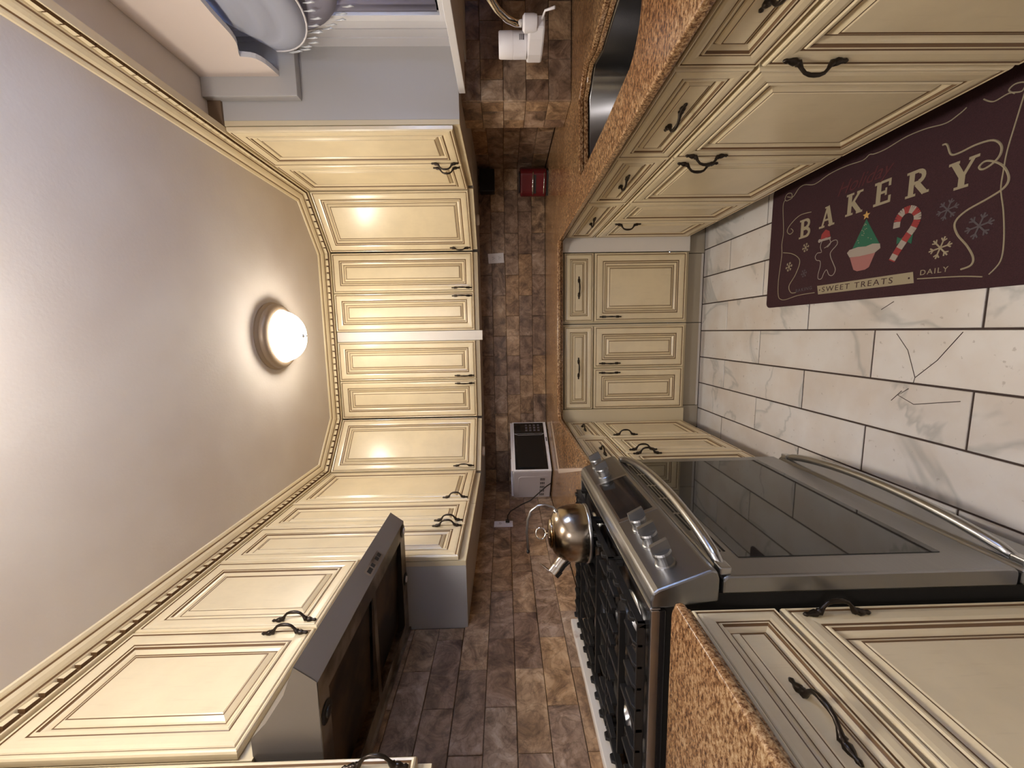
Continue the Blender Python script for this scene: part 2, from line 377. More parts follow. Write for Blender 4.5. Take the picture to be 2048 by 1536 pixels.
def upper(label,org,rz,ws,hs,zb=ZB,poly=None,dep=.33):
    x=0; fr=[]
    for w,hd in zip(ws,hs):
        hz=(.078)
        fr.append(('door',x+.0022,zb,w-.0044,ZT-zb,('v',(.024 if hd=='l' else w-.028),hz) if hd else None)); x+=w
    return cabinet('wall_cabinet',label,org,rz,x,zb-.029,ZT+.004,dep,fr,None,poly)
upper('tall double-door wall cabinet on the right, nearest the window',(.818,2.428),-PI/2,[.346,.340],'rl')
XRD=.818
def diag_poly(org,rz,pts):
    c,s=cos(-rz),sin(-rz)
    return [((p[0]-org[0])*c-(p[1]-org[1])*s,(p[0]-org[0])*s+(p[1]-org[1])*c) for p in pts]
o=(.5214,2.6632); a=math.atan2(2.428-2.6632,.818-.5214); wd=math.hypot(2.428-2.6632,.818-.5214)
n=Vector((-sin(a),cos(a)))*.043
upper('angled corner wall cabinet in the far right corner, lamp glare on its door',o,a,[wd],'l',poly=diag_poly(o,a,[(.5214+n.x+.004,2.6632+n.y),(.818+n.x-.002,2.428+n.y+.003),(XR,2.431),(XR,YW-.002),(.5235,YW-.002)]))
upper('two-door wall cabinet on the far wall, right of the pale filler strip',(.0157,2.6632),0,[.25,.2557],'rl')
upper('two-door wall cabinet on the far wall, left of the pale filler strip',(-.569,2.6632),0,[.258,.261],'rl')
tag(obj('filler_strip',G().box(-.049,.0145,2.672,2.72,1.368,ZT,'filler'),bevel=.001),'pale unglazed filler strip between the two far-wall cabinets','trim')
o=(-.8554,2.4183); a=math.atan2(2.6632-2.4183,-.569+.8554); wd=math.hypot(2.6632-2.4183,-.569+.8554)
n=Vector((-sin(a),cos(a)))*.043
upper('angled corner wall cabinet in the far left corner above the microwave',o,a,[wd],'l',poly=diag_poly(o,a,[(-.8554+n.x+.002,2.4183+n.y+.003),(-.569+n.x-.004,2.6632+n.y),(-.571,YW-.002),(XL,YW-.002),(XL,2.4205)]))
upper('single-door wall cabinet on the left, next to the angled corner cabinet',(-.8554,1.9655),PI/2,[.4525],'l',dep=.308)
upper('two-door wall cabinet on the left, just beyond the range hood',(-.8554,1.4435),PI/2,[.2655,.256],'rl',dep=.308)
upper('short two-door wall cabinet directly above the range hood',(-.8554,.729),PI/2,[.356,.356],'rl',zb=1.795,dep=.308)
upper('wall cabinet nearest the camera on the left, only its far edge in view',(-.8554,.295),PI/2,[.420],'r',dep=.308)
# cornice box and edge strip on the side of the cabinet by the window
tag(obj('cornice_box',G().box(.93,1.138,1.705,1.7415,2.015,ZC-.001,'under').box(1.12,1.138,1.695,1.705,2.015,ZC-.001,'under'),bevel=.002),'painted curtain cornice return against the side of the right wall cabinet','trim')
# base cabinets
def base(label,org,rz,w,fr,dep=.60,zt=.876,name='base_cabinet'):
    return cabinet(name,label,org,rz,w,.118,zt,dep,fr,toe=1)
ZD,DH,DB,HD=.690,.170,.136,.544
def dr(x,w,hdx=.5,hh=True): return ('drawer',x+.0025,ZD,w-.005,DH,('h',w*hdx-.0025,DH*.5) if hh else None)
def dd(x,w,s=None): return ('door',x+.0025,DB,w-.005,HD,('v',.026 if s=='l' else w-.031,HD-.094) if s else None)
base('far-wall base cabinet on the right, one drawer over one wide door',(.0405,2.3987),0,.4145,[dr(.0111,.4015),dd(.0111,.4015,'l')],.595)
base('far-wall base cabinet on the left, one drawer over two narrow doors',(-.4806,2.3987),0,.519,[dr(0,.507),dd(0,.2535,'r'),dd(.2535,.2535,'l')],.595)
tag(obj('corner_filler',G().box(.457,.60,2.408,2.43,.118,.876,'filler').box(.457,.60,2.47,2.48,0,.118,'toe')),'plain filler board in the right inside corner of the base cabinets','trim')
tag(obj('corner_filler',G().box(-.62,-.4825,2.408,2.43,.118,.876,'frame').box(-.62,-.4825,2.47,2.48,0,.118,'toe')),'plain filler board in the left inside corner of the base cabinets','trim')
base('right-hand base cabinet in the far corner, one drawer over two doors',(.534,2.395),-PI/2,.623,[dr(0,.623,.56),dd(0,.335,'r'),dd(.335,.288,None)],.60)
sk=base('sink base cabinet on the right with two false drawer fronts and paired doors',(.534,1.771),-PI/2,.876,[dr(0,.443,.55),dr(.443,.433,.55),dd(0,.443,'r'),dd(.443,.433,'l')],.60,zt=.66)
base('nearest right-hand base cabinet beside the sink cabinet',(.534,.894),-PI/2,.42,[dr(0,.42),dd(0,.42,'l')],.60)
base('left-hand base cabinet in the far corner, one drawer over one door',(-.556,2.0275),PI/2,.368,[dr(0,.368,.55),dd(0,.368,'l')],.60)
base('left-hand base cabinet just beyond the range, drawer over two doors',(-.556,1.484),PI/2,.543,[dr(0,.543,.55),dd(0,.2715,'r'),dd(.2715,.2715,'l')],.60)
base('nearest left-hand base cabinet on the near side of the range',(-.556,.27),PI/2,.455,[dr(0,.455,.50),dd(0,.455,'r')],.60)
# baseboard shoe along far toe kick is part of cabinets
# ------------------------------------------------------------------ crown moulding with dentils
path=[Vector(p) for p in ((.818,-.6),(.818,2.428),(.5214,2.6632),(-.569,2.6632),(-.8554,2.4183),(-.8554,-.6))]
prof=[(-.02,2.3325,'frame'),(.002,2.3315,'cream'),(.006,2.3315,'cream'),(.008,2.334,'cream'),(.006,2.336,'cream'),(.003,2.3375,'glaze_shade'),(.002,2.339,'glaze_shade'),(.002,2.357,'glaze_shade'),(.016,2.3585,'cream'),(.019,2.3595,'cream'),(.020,2.3615,'glaze_shade'),(.023,2.3625,'glaze_shade'),(.030,2.364,'cream'),(.040,2.368,'cream'),(.047,2.374,'cream'),(.049,2.3755,'glaze_shade'),(.051,2.3765,'glaze_shade'),(.055,2.377,'cream'),(.062,2.380,'cream'),(.064,2.3849,'cream')]
def nrm(a,b): d=(b-a).normalized(); return Vector((-d.y,d.x))
def offs(i,o):
    P=path
    if i==0: return P[0]+nrm(P[0],P[1])*o
    if i==len(P)-1: return P[-1]+nrm(P[-2],P[-1])*o
    n1,n2=nrm(P[i-1],P[i]),nrm(P[i],P[i+1]); b=(n1+n2).normalized(); return P[i]+b*(o/b.dot(n1))
g=G()
for i in range(len(path)-1):
    for j in range(len(prof)-1):
        (oa,za,_),(ob,zb_,m)=prof[j],prof[j+1]
        p=[offs(i,oa),offs(i+1,oa),offs(i+1,ob),offs(i,ob)]
        g.add([(p[0].x,p[0].y,za),(p[1].x,p[1].y,za),(p[2].x,p[2].y,zb_),(p[3].x,p[3].y,zb_)],[(0,1,2,3)],m)
# back of moulding so that it is a closed board
for i in range(len(path)-1):
    a_,b_=offs(i,-.02),offs(i+1,-.02); g.add([(a_.x,a_.y,2.3325),(b_.x,b_.y,2.3325),(b_.x,b_.y,2.3849),(a_.x,a_.y,2.3849)],[(3,2,1,0)],'frame')
crown=struct('trim_2',g,'cream crown moulding with a dentil row around the ceiling','moulding')
dm=G().add([(-.0170,0,.002),(.0170,0,.003),(.0170,0,.0175),(-.0170,0,.0175),(-.0165,-.0125,.001),(.0165,-.0095,.004),(.0165,-.0095,.0175),(-.0165,-.0125,.0175)],[(4,5,6,7),(2,3,7,6)],'cream').add([(-.0170,0,.002),(.0170,0,.003),(.0170,0,.0175),(-.0170,0,.0175),(-.0165,-.0125,.001),(.0165,-.0095,.004),(.0165,-.0095,.0175),(-.0165,-.0125,.0175)],[(3,2,1,0),(0,1,5,4),(1,2,6,5),(3,0,4,7)],'glaze_shade').mesh('dentil')  # sides and undersides coloured dark to paint the shadow line below the row
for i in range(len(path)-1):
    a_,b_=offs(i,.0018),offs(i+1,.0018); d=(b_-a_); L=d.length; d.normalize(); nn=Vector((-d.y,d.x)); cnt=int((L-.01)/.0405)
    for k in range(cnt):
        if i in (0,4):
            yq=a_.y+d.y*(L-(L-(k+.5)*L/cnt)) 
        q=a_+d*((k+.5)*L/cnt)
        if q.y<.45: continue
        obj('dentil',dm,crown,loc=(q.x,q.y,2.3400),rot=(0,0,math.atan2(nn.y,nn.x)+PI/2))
# dark brown board above the cabinet beside the window
tag(obj('soffit_board',G().box(.842,.999,1.733,1.76,2.3325,ZC-.001,'soffit')),'dark brown board above the right wall cabinet beside the window','trim')
# ------------------------------------------------------------------ worktops
def arc(c,r,a0,a1,n=6): return [(c[0]+r*cos(a0+(a1-a0)*i/n),c[1]+r*sin(a0+(a1-a0)*i/n)) for i in range(n+1)]
def slab(name,outer,holes,label,parent=None,z1=.914,th=.020,low=()):
    cu=bpy.data.curves.new(name,'CURVE'); cu.dimensions='2D'; cu.fill_mode='BOTH'; cu.extrude=th/2
    for P in [outer]+holes:
        s=cu.splines.new('POLY'); s.points.add(len(P)-1); s.use_cyclic_u=True
        for q,pt in zip(P,s.points): pt.co=(q[0],q[1],0,1)
    o=bpy.data.objects.new(name,cu); COL.objects.link(o); dg=bpy.context.evaluated_depsgraph_get()
    me=bpy.data.meshes.new_from_object(o.evaluated_get(dg)); bpy.data.objects.remove(o); me.materials.clear(); me.materials.append(M['granite'])
    q=obj(name,me,parent,loc=(0,0,z1-th/2))
    bb=bmesh.new(); bb.from_mesh(me); bmesh.ops.remove_doubles(bb,verts=bb.verts,dist=1e-5); bmesh.ops.dissolve_limit(bb,angle_limit=.01,verts=bb.verts,edges=bb.edges); bb.to_mesh(me); bb.free()
    e=q.modifiers.new('bevel','BEVEL'); e.width=.008; e.segments=3; e.limit_method='ANGLE'; e.angle_limit=1.0; e.harden_normals=True
    tag(q,label,'worktop')
    if low:
        g=G()
        for bx in low: g.box(*bx,.8775,z1-th-.0005,'granite')
        for P in holes:
            n=len(P); O=[(p[0]+(p[0]-.78)*.12,p[1]+(p[1]-1.3)*.10) for p in P]
            g.add([(p[0],p[1],.8935) for p in P]+[(p[0],p[1],.8765) for p in P]+[(p[0],p[1],.8765) for p in O]+[(p[0],p[1],.8935) for p in O],[(a*n+i,a*n+(i+1)%n,((a+1)%4)*n+(i+1)%n,((a+1)%4)*n+i) for a in range(4) for i in range(n)],'granite')
        obj('lower_edge',g,q,loc=(0,0,-(z1-th/2)),bevel=.004)
    return q
b=.0
outer=[(.49+b,-.5),(.49+b,2.257)]+arc((.429,2.257),.07,0,PI/2,5)[1:]+arc((-.445,2.257),.07,PI/2,PI,5)+[(-.506-b,1.492),(XL+.012,1.492),(XL+.012,YW-.02),(XR-.02,YW-.02),(XR-.02,1.98),(1.14,1.855),(1.585,1.855),(1.585,-.5)]
outer=[(x,y) for x,y in outer]
def rrect(x0,x1,y0,y1,r): # r: corner radii ll, lr, ur, ul
    return arc((x0+r[0],y0+r[0]),r[0],PI,1.5*PI)+arc((x1-r[1],y0+r[1]),r[1],1.5*PI,2*PI)+arc((x1-r[2],y1-r[2]),r[2],0,PI/2)+arc((x0+r[3],y1-r[3]),r[3],PI/2,PI)
hole=[(.604,1.45),(.60,1.64),(.63,1.668),(.90,1.68)]+arc((.90,1.58),.06,PI/2,0)[2:]+[(.93,1.46),(.948,1.30),(.952,1.10)]+arc((.85,1.03),.10,0,-PI/2)[1:]+[(.74,.965)]+arc((.715,1.05),.098,-PI/2,-PI)[:]+[(.606,1.25)]
slab('worktop',outer,[hole],'golden brown granite worktop running round three sides with the sink cut-out',low=[(.512,.560,-.5,2.40),(-.53,.512,2.349,2.40),(-.58,-.53,1.492,2.40)])
slab('worktop',[(XL+.012,-.5),(XL+.012,.695),(-.518-.02,.695),(-.506-b,.68),(-.506-b,-.5)],[],'golden brown granite worktop on the near side of the range',low=[(-.58,-.528,-.5,.69)])
# pale caulk lines on the worktop
tag(obj('seam_strip',G().prism([(-.622,2.62),(-.598,2.62),(-.808,2.262),(-.836,2.262)],.9142,.9165,'caulk').prism([(-.836,2.262),(-.808,2.262),(-.556,1.56),(-.566,1.556)],.9142,.9165,'caulk')),'thin pale L-shaped seam strip on the granite in front of the microwave','strip')
# ------------------------------------------------------------------ sink
t=thing('kitchen_sink','stainless undermount sink sunk in the right-hand granite worktop','sink',(.78,1.3,.7))
def off(P,d):
    cx=sum(p[0] for p in P)/len(P); cy=sum(p[1] for p in P)/len(P)
    return [(p[0]+(p[0]-cx)*d,p[1]+(p[1]-cy)*d) for p in P]
L0,L1,L2,L3,L4=off(hole,.03),off(hole,.0),off(hole,-.02),off(hole,-.09),off(hole,-.9)
g=G(); n=len(hole)
zs=[(off(hole,.05),.875),(off(hole,.02),.875),(off(hole,.01),.868),(off(hole,.0),.72),(off(hole,-.03),.705),(off(hole,-.12),.70),(off(hole,-.85),.694)]
for (A,za),(B_,zb_) in zip(zs,zs[1:]):
    g.add([(p[0]-.78,p[1]-1.3,za-.7) for p in A]+[(p[0]-.78,p[1]-1.3,zb_-.7) for p in B_],[(i,(i+1)%n,n+(i+1)%n,n+i) for i in range(n)],'sink')
g.add([(p[0]-.78,p[1]-1.3,-.006) for p in zs[-1][0]],[tuple(range(n))],'sink')
s=obj('basin',g,t,smooth=True)
obj('drain',G().lathe([(.045,-.004),(.045,0),(.038,.002),(.03,-.004),(.0,-.004)],(.02,-.05,.0),'chrome'),t,smooth='auto')
obj('divider',G().prism([(-.165,.0),(-.165,.012),(.17,.012),(.17,0)],.0,.09,'sink'),t,bevel=.004)
# faucet with filter
t=thing('faucet','arched chrome faucet behind the sink on the right-hand worktop','faucet',(1.10,1.05,.914))
pa=[(0,0,0),(0,0,.12),(0,0,.22)]+[(-.10+.10*cos(a_),.12-.12*cos(a_),.22+.10*sin(a_)) for a_ in [PI*i/14 for i in range(1,15)]]
obj('spout',G().tube([(0,0,.01),(0,.0,.15),(-.01,.003,.23),(-.05,.02,.295),(-.11,.06,.335),(-.165,.11,.345),(-.195,.155,.335),(-.200,.195,.312),(-.2,.228,.285),(-.2,.243,.260),(-.2,.247,.241)],.0105,'chrome',12),t,smooth=True)
obj('base',G().lathe([(.03,0),(.03,.012),(.02,.02),(.018,.05)],(0,0,0),'chrome'),t,smooth='auto')
obj('lever',G().tube([(0,.018,.06),(0,.05,.075),(-.02,.09,.085)],[.008,.006,.005],'chrome'),t,smooth=True)
t=thing('water_filter','white tap-mounted water filter with an upright cartridge','filter',(.90,1.375,1.085))
obj('cartridge',G().lathe([(.0,.051),(.036,.051),(.036,.092),(.035,.093),(.036,.094),(.0355,.134),(.033,.138),(.0,.138)],(.0,.012,0),'plastic',28),t,smooth='auto')
obj('housing',G().prism([(-.03,.050),(.03,.050),(.036,.0),(.028,-.055),(.018,-.085),(-.018,-.085),(-.028,-.055),(-.036,0)],.0,.05,'plastic'),t,bevel=.006)
obj('connector',G().lathe([(.021,0),(.023,.01),(.023,.036),(.016,.042)],(0,-.078,.025),'plastic',20),t,smooth='auto')
obj('lever',G().tube([(.0,-.095,.01),(.0,-.125,.005),(-.01,-.15,-.02)],[.004,.003,.004],'plastic',8),t,smooth=True)
obj('marking',G().box(-.008,.008,-.0250,-.0238,.060,.064,'p_grey').box(-.008,.008,-.0250,-.0238,.067,.069,'p_grey').box(-.008,.008,-.0250,-.0238,.072,.074,'p_grey'),t)
# ------------------------------------------------------------------ window, sill, valance, curtains
wn=G().box(1.135,1.165,y1-.045,y1,z0,z1,'white').box(1.135,1.165,y0,y0+.045,z0,z1,'white').box(1.135,1.165,y0,y1,z0,z0+.035,'white').box(1.135,1.165,y0,y1,z1-.04,z1,'white').box(1.14,1.16,y0,y1,1.80,1.835,'white')
win=struct('window_1',wn,'window over the sink behind sheer curtains','window')
obj('pane',G().box(1.149,1.153,y0+.04,y1-.04,z0+.03,z1-.03,'pane'),win)
g=G()
for k,(a_,b_,d_) in enumerate(((1.745,1.70,.010),(1.70,1.688,.004),(1.688,1.655,.010),(1.655,1.645,.004),(1.645,1.612,.012),(1.612,1.60,.006),(1.60,1.574,.020))):
    g.box(1.139-d_,1.14,b_,a_,1.39,2.30,'white')
obj('casing',g,win)
obj('stool',G().box(1.115,1.14,.70,1.60,1.39,1.43,'white'),win,bevel=.003)
tag(obj('window_sill',G().box(.960,1.14,.2,1.742,1.362,1.383,'white').box(.952,.960,.2,1.738,1.360,1.386,'white'),bevel=.002),'deep white painted sill shelf under the window, over the sink niche','sill')
# valance board with scalloped lower edge
vp=[(1.731,2.076),(1.721,2.077),(1.69,2.079),(1.661,2.083),(1.635,2.089),(1.619,2.096),(1.605,2.107),(1.598,2.12),(1.592,2.156),(1.577,2.151),(1.562,2.143),(1.545,2.133),(1.523,2.124),(1.50,2.119),(1.479,2.117),(1.44,2.117),(1.411,2.117),(1.352,2.114),(1.25,2.11),(1.12,2.11),(1.0,2.12),(.85,2.13),(.72,2.156),(.715,2.12),(.69,2.09),(.60,2.076)]
vp+=[(.60,ZC-.001),(1.731,ZC-.001)]
# as triangulated strips between the lower edge and the ceiling
g=G(); low=vp[:-2]
for (ya,za),(yb,zb_) in zip(low,low[1:]):
    for x,fl_ in ((1.0,0),(1.018,1)): g.add([(x,ya,za),(x,yb,zb_),(x,yb,ZC-.001),(x,ya,ZC-.001)],[(0,1,2,3)],'valance')
    g.add([(1.0,ya,za),(1.018,ya,za),(1.018,yb,zb_),(1.0,yb,zb_)],[(0,1,2,3)],'white')
g.add([(1.0,1.731,2.076),(1.018,1.731,2.076),(1.018,1.731,ZC-.001),(1.0,1.731,ZC-.001)],[(0,1,2,3)],'valance')
tag(obj('valance_board',g),'peach painted wooden valance with a scalloped lower edge above the window','valance')
# swags
def swag(cy,cz,ry,rz_,x0,bulge,nam,label,m='sheer'):
    g=G(); nu,nv=22,12; vs=[]
    for j in range(nv+1):
        v=j/nv
        for i in range(nu+1):
            u=i/nu; a_=PI*u
            y=cy-ry*cos(a_)*(.25+.75*v) if v>0 else cy-ry*cos(a_)*.25
            z=cz+.12-(.12+rz_*sin(a_))*v
            x=x0-bulge*sin(PI*v*.8)*sin(a_)-.012*sin(v*22+u*3)*sin(a_)
            vs.append((x,y,z))
    fs=[(j*(nu+1)+i,j*(nu+1)+i+1,(j+1)*(nu+1)+i+1,(j+1)*(nu+1)+i) for j in range(nv) for i in range(nu)]
    g.add(vs,fs,m); o=obj(nam,g,smooth=True); so=o.modifiers.new('t','SOLIDIFY'); so.thickness=.0015
    tag(o,label,'curtain'); 
    hem=[vs[nv*(nu+1)+i] for i in range(nu+1)]
    return o,hem
s1,hem=swag(1.43,2.06,.235,.195,1.065,.03,'curtain_swag','sheer white scalloped curtain swag nearest the valance, with a bright hem')
h1=G().tube(hem,.004,'plastic',6); obj('hem',h1,s1,smooth=True)
s2,hem2=swag(1.36,1.98,.26,.255,1.10,.02,'curtain_swag','grey curtain swag behind the first, hung with glass beads','curtain')
bm_=G().sphere((0,0,0),.0065,'bead',8).mesh('bead',True); bt=G().tube([(0,0,.016),(0,0,0),(0,-.004,-.014),(0,-.001,-.024)],[.0007,.0026,.0036,.0012],'bead',6).mesh('bead',True)
for hm,par,off_ in ((hem2,s2,0),(hem,s1,1)):
    for i in range(0,len(hm)-1):
        q0=Vector(hm[i]); q1=Vector(hm[i+1])
        for tt in (.0,):
            q=q0.lerp(q1,tt); obj('bead',bt,par,loc=(q.x-.006,q.y,q.z-.022-.012*((i+int(tt*2))%2)))
# curtain panel behind with vertical pleats
g=G(); vs=[]; nn=60
for i in range(nn+1):
    y=1.20+(y1-1.225)*i/nn; x=1.118+.008*sin(i*1.15)+.003*sin(i*2.9)
    vs+=[(x,y,1.436),(x,y,2.15)]
g.add(vs,[(2*i,2*i+2,2*i+3,2*i+1) for i in range(nn)],'curtain'); o=obj('pleated_curtain',g,smooth=True); so=o.modifiers.new('t','SOLIDIFY'); so.thickness=.0012
tag(o,'lavender grey pleated curtain hanging in front of the window glass','curtain')
# ------------------------------------------------------------------ outlets, pucks, small wall items
def outlet(label,loc,rz,group=None):
    t=thing('wall_outlet',label,'outlet',loc,rz)
    obj('cover_plate',G().box(-.035,.035,-.006,0,-.057,.057,'plastic'),t,bevel=.002)
    for s in (-1,1):
        g=G().lathe([(.0165,0),(.0165,.0025),(.0155,.003)],(0,-.006,s*.021),'plastic',16,axis=(0,-1,0)); r_=obj('receptacle',g,t)
        obj('slot',G().box(-.0075,-.0055,-.0098,-.009,s*.021-.004,s*.021+.005,'black').box(.0055,.0075,-.0098,-.009,s*.021-.004,s*.021+.005,'black').box(-.002,.002,-.0098,-.009,s*.021-.010,s*.021-.006,'black'),r_)
    return t
outlet('white outlet plate on the far wall, slightly tilted',(.532,YW-.0092,1.272),0).rotation_euler=(0,-.06,0)
outlet('white outlet plate on the left wall with a black plug in it',(XL+.0092,2.284,1.249),PI/2)
tag(obj('puck_light',G().lathe([(.034,0),(.034,-.012),(.030,-.018),(.0,-.018)],(.72,2.68,1.3875),'filler',20),smooth='auto'),'round cream puck light under the angled right corner cabinet','light')
tag(obj('puck_light',G().lathe([(.034,0),(.034,-.012),(.030,-.018),(.0,-.018)],(-.80,2.62,1.3875),'filler',20),smooth='auto'),'round cream puck light under the angled left corner cabinet','light')
tag(obj('wall_box',G().box(.97,1.12,YW-.085,YW-.011,1.27,1.375,'black'),bevel=.006),'small black box mounted in the shadow under the right corner cabinet','box')
# ------------------------------------------------------------------ red appliance
t=thing('coffee_maker','small dark red appliance with a chrome band in the far right corner','appliance',(1.00,2.83,.914),-.45)
obj('body',G().prism([(-.085,-.06),(-.06,-.085),(.06,-.085),(.085,-.06),(.085,.06),(.06,.085),(-.06,.085),(-.085,.06)],.012,.185,'red'),t,bevel=.012)
obj('foot',G().box(-.075,.075,-.075,.075,0,.012,'black'),t)
obj('band',G().tube([(-.075,-.062,.10),(-.055,-.0905,.103),(.0,-.094,.104),(.055,-.0905,.103),(.075,-.062,.10)],.0045,'chrome',8),t,smooth=True)
obj('lower_band',G().tube([(-.07,-.07,.03),(-.055,-.0885,.03),(.055,-.0885,.03),(.07,-.07,.03)],.003,'chrome',6),t,smooth=True)
obj('lid',G().box(-.06,.06,-.06,.06,.185,.192,'black'),t,bevel=.004)
obj('slot',G().box(-.06,.05,-.0875,-.084,.082,.096,'black'),t)
# ------------------------------------------------------------------ microwave
ph=1.055; t=thing('microwave','white countertop microwave turned in the far left corner','microwave',(-.919,2.544,.9145),ph)
Wm,Dm,Hm=.478,.30,.262
obj('case',G().box(0,Wm,.012,Dm,.008,Hm,'mwbody'),t,bevel=.004)
for (a_,b_) in ((.04,.04),(.42,.04),(.04,.26),(.42,.26)): obj('foot',G().lathe([(.012,0),(.012,.008)],(a_,b_,0),'black',12),t)
obj('front_frame',G().box(0,Wm,0,.012,.008,Hm,'plastic'),t,bevel=.003)
dr_=obj('door',G().box(.012,.352,-.004,.001,.030,Hm-.012,'glass'),t,bevel=.002)
obj('viewing_window',G().prism([(.04,.05),(.325,.05),(.335,.06),(.335,.22),(.325,.23),(.04,.23),(.03,.22),(.03,.06)],-.0052,-.0038,'black',ax='y'),dr_)
obj('window_outline',G().tube([(.345,-.0052,.036),(.335,-.0052,.05),(.335,-.0052,.22),(.345,-.0052,.245)],.0011,'mwbody',5),dr_)
pn=obj('control_panel',G().box(.356,.466,-.004,.001,.030,Hm-.012,'glass'),t,bevel=.002)
obj('display',G().box(.375,.45,-.0052,-.0038,.20,.228,'black'),pn)
g=G()
for i in range(4):
    for j in range(3): g.box(.375+j*.027,.393+j*.027,-.005,-.0038,.06+i*.03,.076+i*.03,'p_grey')
obj('keypad',g,pn)
obj('badge',G().box(.275,.315,-.001,.0,.014,.022,'p_grey'),t)
g=G()
for r_ in range(5):
    for k in range(5): g.box(-.0012,.0002,.075+r_*.04,.099+r_*.04,.052+k*.0066,.0555+k*.0066,'gap')
obj('side_vent',g,t)
obj('side_emboss',G().tube([(-.0005,.06,.03),(-.0005,.06,.215),(-.0005,.072,.228),(-.0005,.27,.228),(-.0005,.283,.215),(-.0005,.283,.03)],.0022,'mwbody',6),t,smooth=True)
# tray on top
t=tag(obj('baking_tray',G().prism([(0,0),(.43,0),(.45,.02),(.45,.24),(.43,.26),(0,.26),(-.02,.24),(-.02,.02)],0,.004,'plastic').box(-.02,.45,-.004,.0,.0,.014,'plastic').box(-.02,.45,.26,.264,.0,.014,'plastic'),loc=(-.915,2.575,1.1775),rot=(0,0,ph)),'flat white tray lying on top of the microwave','tray')
# power cord
tag(obj('power_cord',G().box(-1.156,-1.135,2.287,2.306,1.212,1.236,'black').tube([(-1.136,2.296,1.224),(-1.11,2.30,1.222),(-1.095,2.325,1.205),(-1.09,2.36,1.17),(-1.085,2.40,1.13),(-1.07,2.42,1.075),(-1.03,2.44,1.02),(-1.00,2.47,.97),(-.99,2.50,.935)],.0038,'black',8),smooth='auto'),'black microwave power cord plugged into the left wall outlet','cord')
# ------------------------------------------------------------------ ceiling lamp
t=thing('ceiling_lamp','lit flush-mount dome lamp with an aged bronze rim on the ceiling, farther from the camera','lamp',(-.003,2.045,ZC))
obj('rim',G().lathe([(.168,0),(.170,-.010),(.165,-.016),(.160,-.020),(.160,-.034),(.150,-.046),(.132,-.052),(.128,-.050),(.128,-.002)],(0,0,0),'brass',48),t,smooth='auto')
obj('glass_dome',G().lathe([(.126,-.046),(.128,-.054),(.124,-.064),(.117,-.084),(.103,-.106),(.083,-.124),(.056,-.136),(.028,-.141),(.0,-.142)],(0,0,0),'glow',48),t,smooth=True)
obj('finial',G().lathe([(.0,-.140),(.010,-.142),(.012,-.146),(.006,-.150),(.004,-.158),(.005,-.163),(.0,-.167)],(0,0,0),'steel',14),t,smooth=True)
c=t.copy(); COL.objects.link(c); c.location=(0,.50,ZC); c['label']='matching lit dome lamp on the ceiling overhead, outside the near edge of the picture'
for ch in list(t.children):
    d=ch.copy(); COL.objects.link(d); d.parent=c
# ------------------------------------------------------------------ range hood
t=thing('range_hood','greasy grey under-cabinet range hood above the stove','range hood',(0,0,0))
YA,YB=.738,1.442
side=[(XL+.003,1.622),(-.708,1.620),(-.672,1.667),(-.735,1.692),(-.80,1.735),(-.835,1.768),(XL+.003,1.768)]
g=G()
for y in (YA,YB):
    s_=.0015 if y==YA else -.0015
g.prism(side,YA,YA+.003,'hood',ax='y').prism(side,YB-.003,YB,'hood',ax='y')
def strip(g,pts,m):
    for (xa,za),(xb,zb_) in zip(pts,pts[1:]): g.add([(xa,YA,za),(xb,YA,zb_),(xb,YB,zb_),(xa,YB,za)],[(0,1,2,3)],m)
strip(g,side[2:]+[(XL+.003,1.622)],'hood'); obj('shell',g,t)
fp=G(); fp.add([(-.708,YA,1.620),(-.672,YA,1.667),(-.672,YB,1.667),(-.708,YB,1.620)],[(0,1,2,3)],'hood'); fp.add([(-.710,YA,1.621),(-.676,YA,1.666),(-.676,YB,1.666),(-.710,YB,1.621)],[(3,2,1,0)],'hood'); obj('front_plate',fp,t)
g2=G()
d_=Vector((.047,0,-.036)).normalized()*.0014
g2.add([(x+d_.x,y,z+d_.z) for x,y,z in ((-.704,1.085,1.6255),(-.689,1.085,1.645),(-.689,1.205,1.645),(-.704,1.205,1.6255))],[(0,1,2,3)],'hoodlow')
g3=G()
for a_,b_ in ((1.092,1.118),(1.124,1.140),(1.160,1.176),(1.180,1.198)):
    g3.add([(x+d_.x*2,y,z+d_.z*2) for x,y,z in ((-.7005,a_,1.630),(-.6925,a_,1.6405),(-.6925,b_,1.6405),(-.7005,b_,1.630))],[(0,1,2,3)],'gap')
sw=obj('switch_plate',g2,t); obj('switch',g3,sw)
# underside
g=G().box(-.760,-.708,YA,YB,1.6200,1.6215,'hoodlow').box(XL+.02,-1.10,YA,YB,1.620,1.6215,'hoodlow').box(-1.10,-.76,YA,YA+.045,1.620,1.6215,'hoodlow').box(-1.10,-.76,YB-.055,YB,1.620,1.6215,'hoodlow').box(-1.10,-.76,1.075,1.10,1.620,1.6215,'hoodlow')
obj('bottom_rim',g,t)
for (a_,b_) in ((YA+.045,1.075),(1.10,YB-.055)):
    obj('filter',G().add([(-.76,a_,1.632),(-.76,b_,1.632),(-1.10,b_,1.645),(-1.10,a_,1.645)],[(0,1,2,3)],'grease'),t)
for (x,y) in ((-.735,1.418),(-.93,1.418),(-.80,.762)):
    l_=obj('light_socket',G().lathe([(.0,.003),(.02,.003),(.024,-.001),(.018,-.003),(.0,-.003)],(x,y,1.6185),'black',18),t,smooth='auto'); obj('lens',G().lathe([(.0,0),(.012,0),(.011,-.003),(.0,-.004)],(x,y,1.6150),'plastic' if y>1 else 'black',14),l_)
obj('back_rail',G().box(XL+.004,XL+.020,YA,YB,1.612,1.622,'hoodlow'),t)
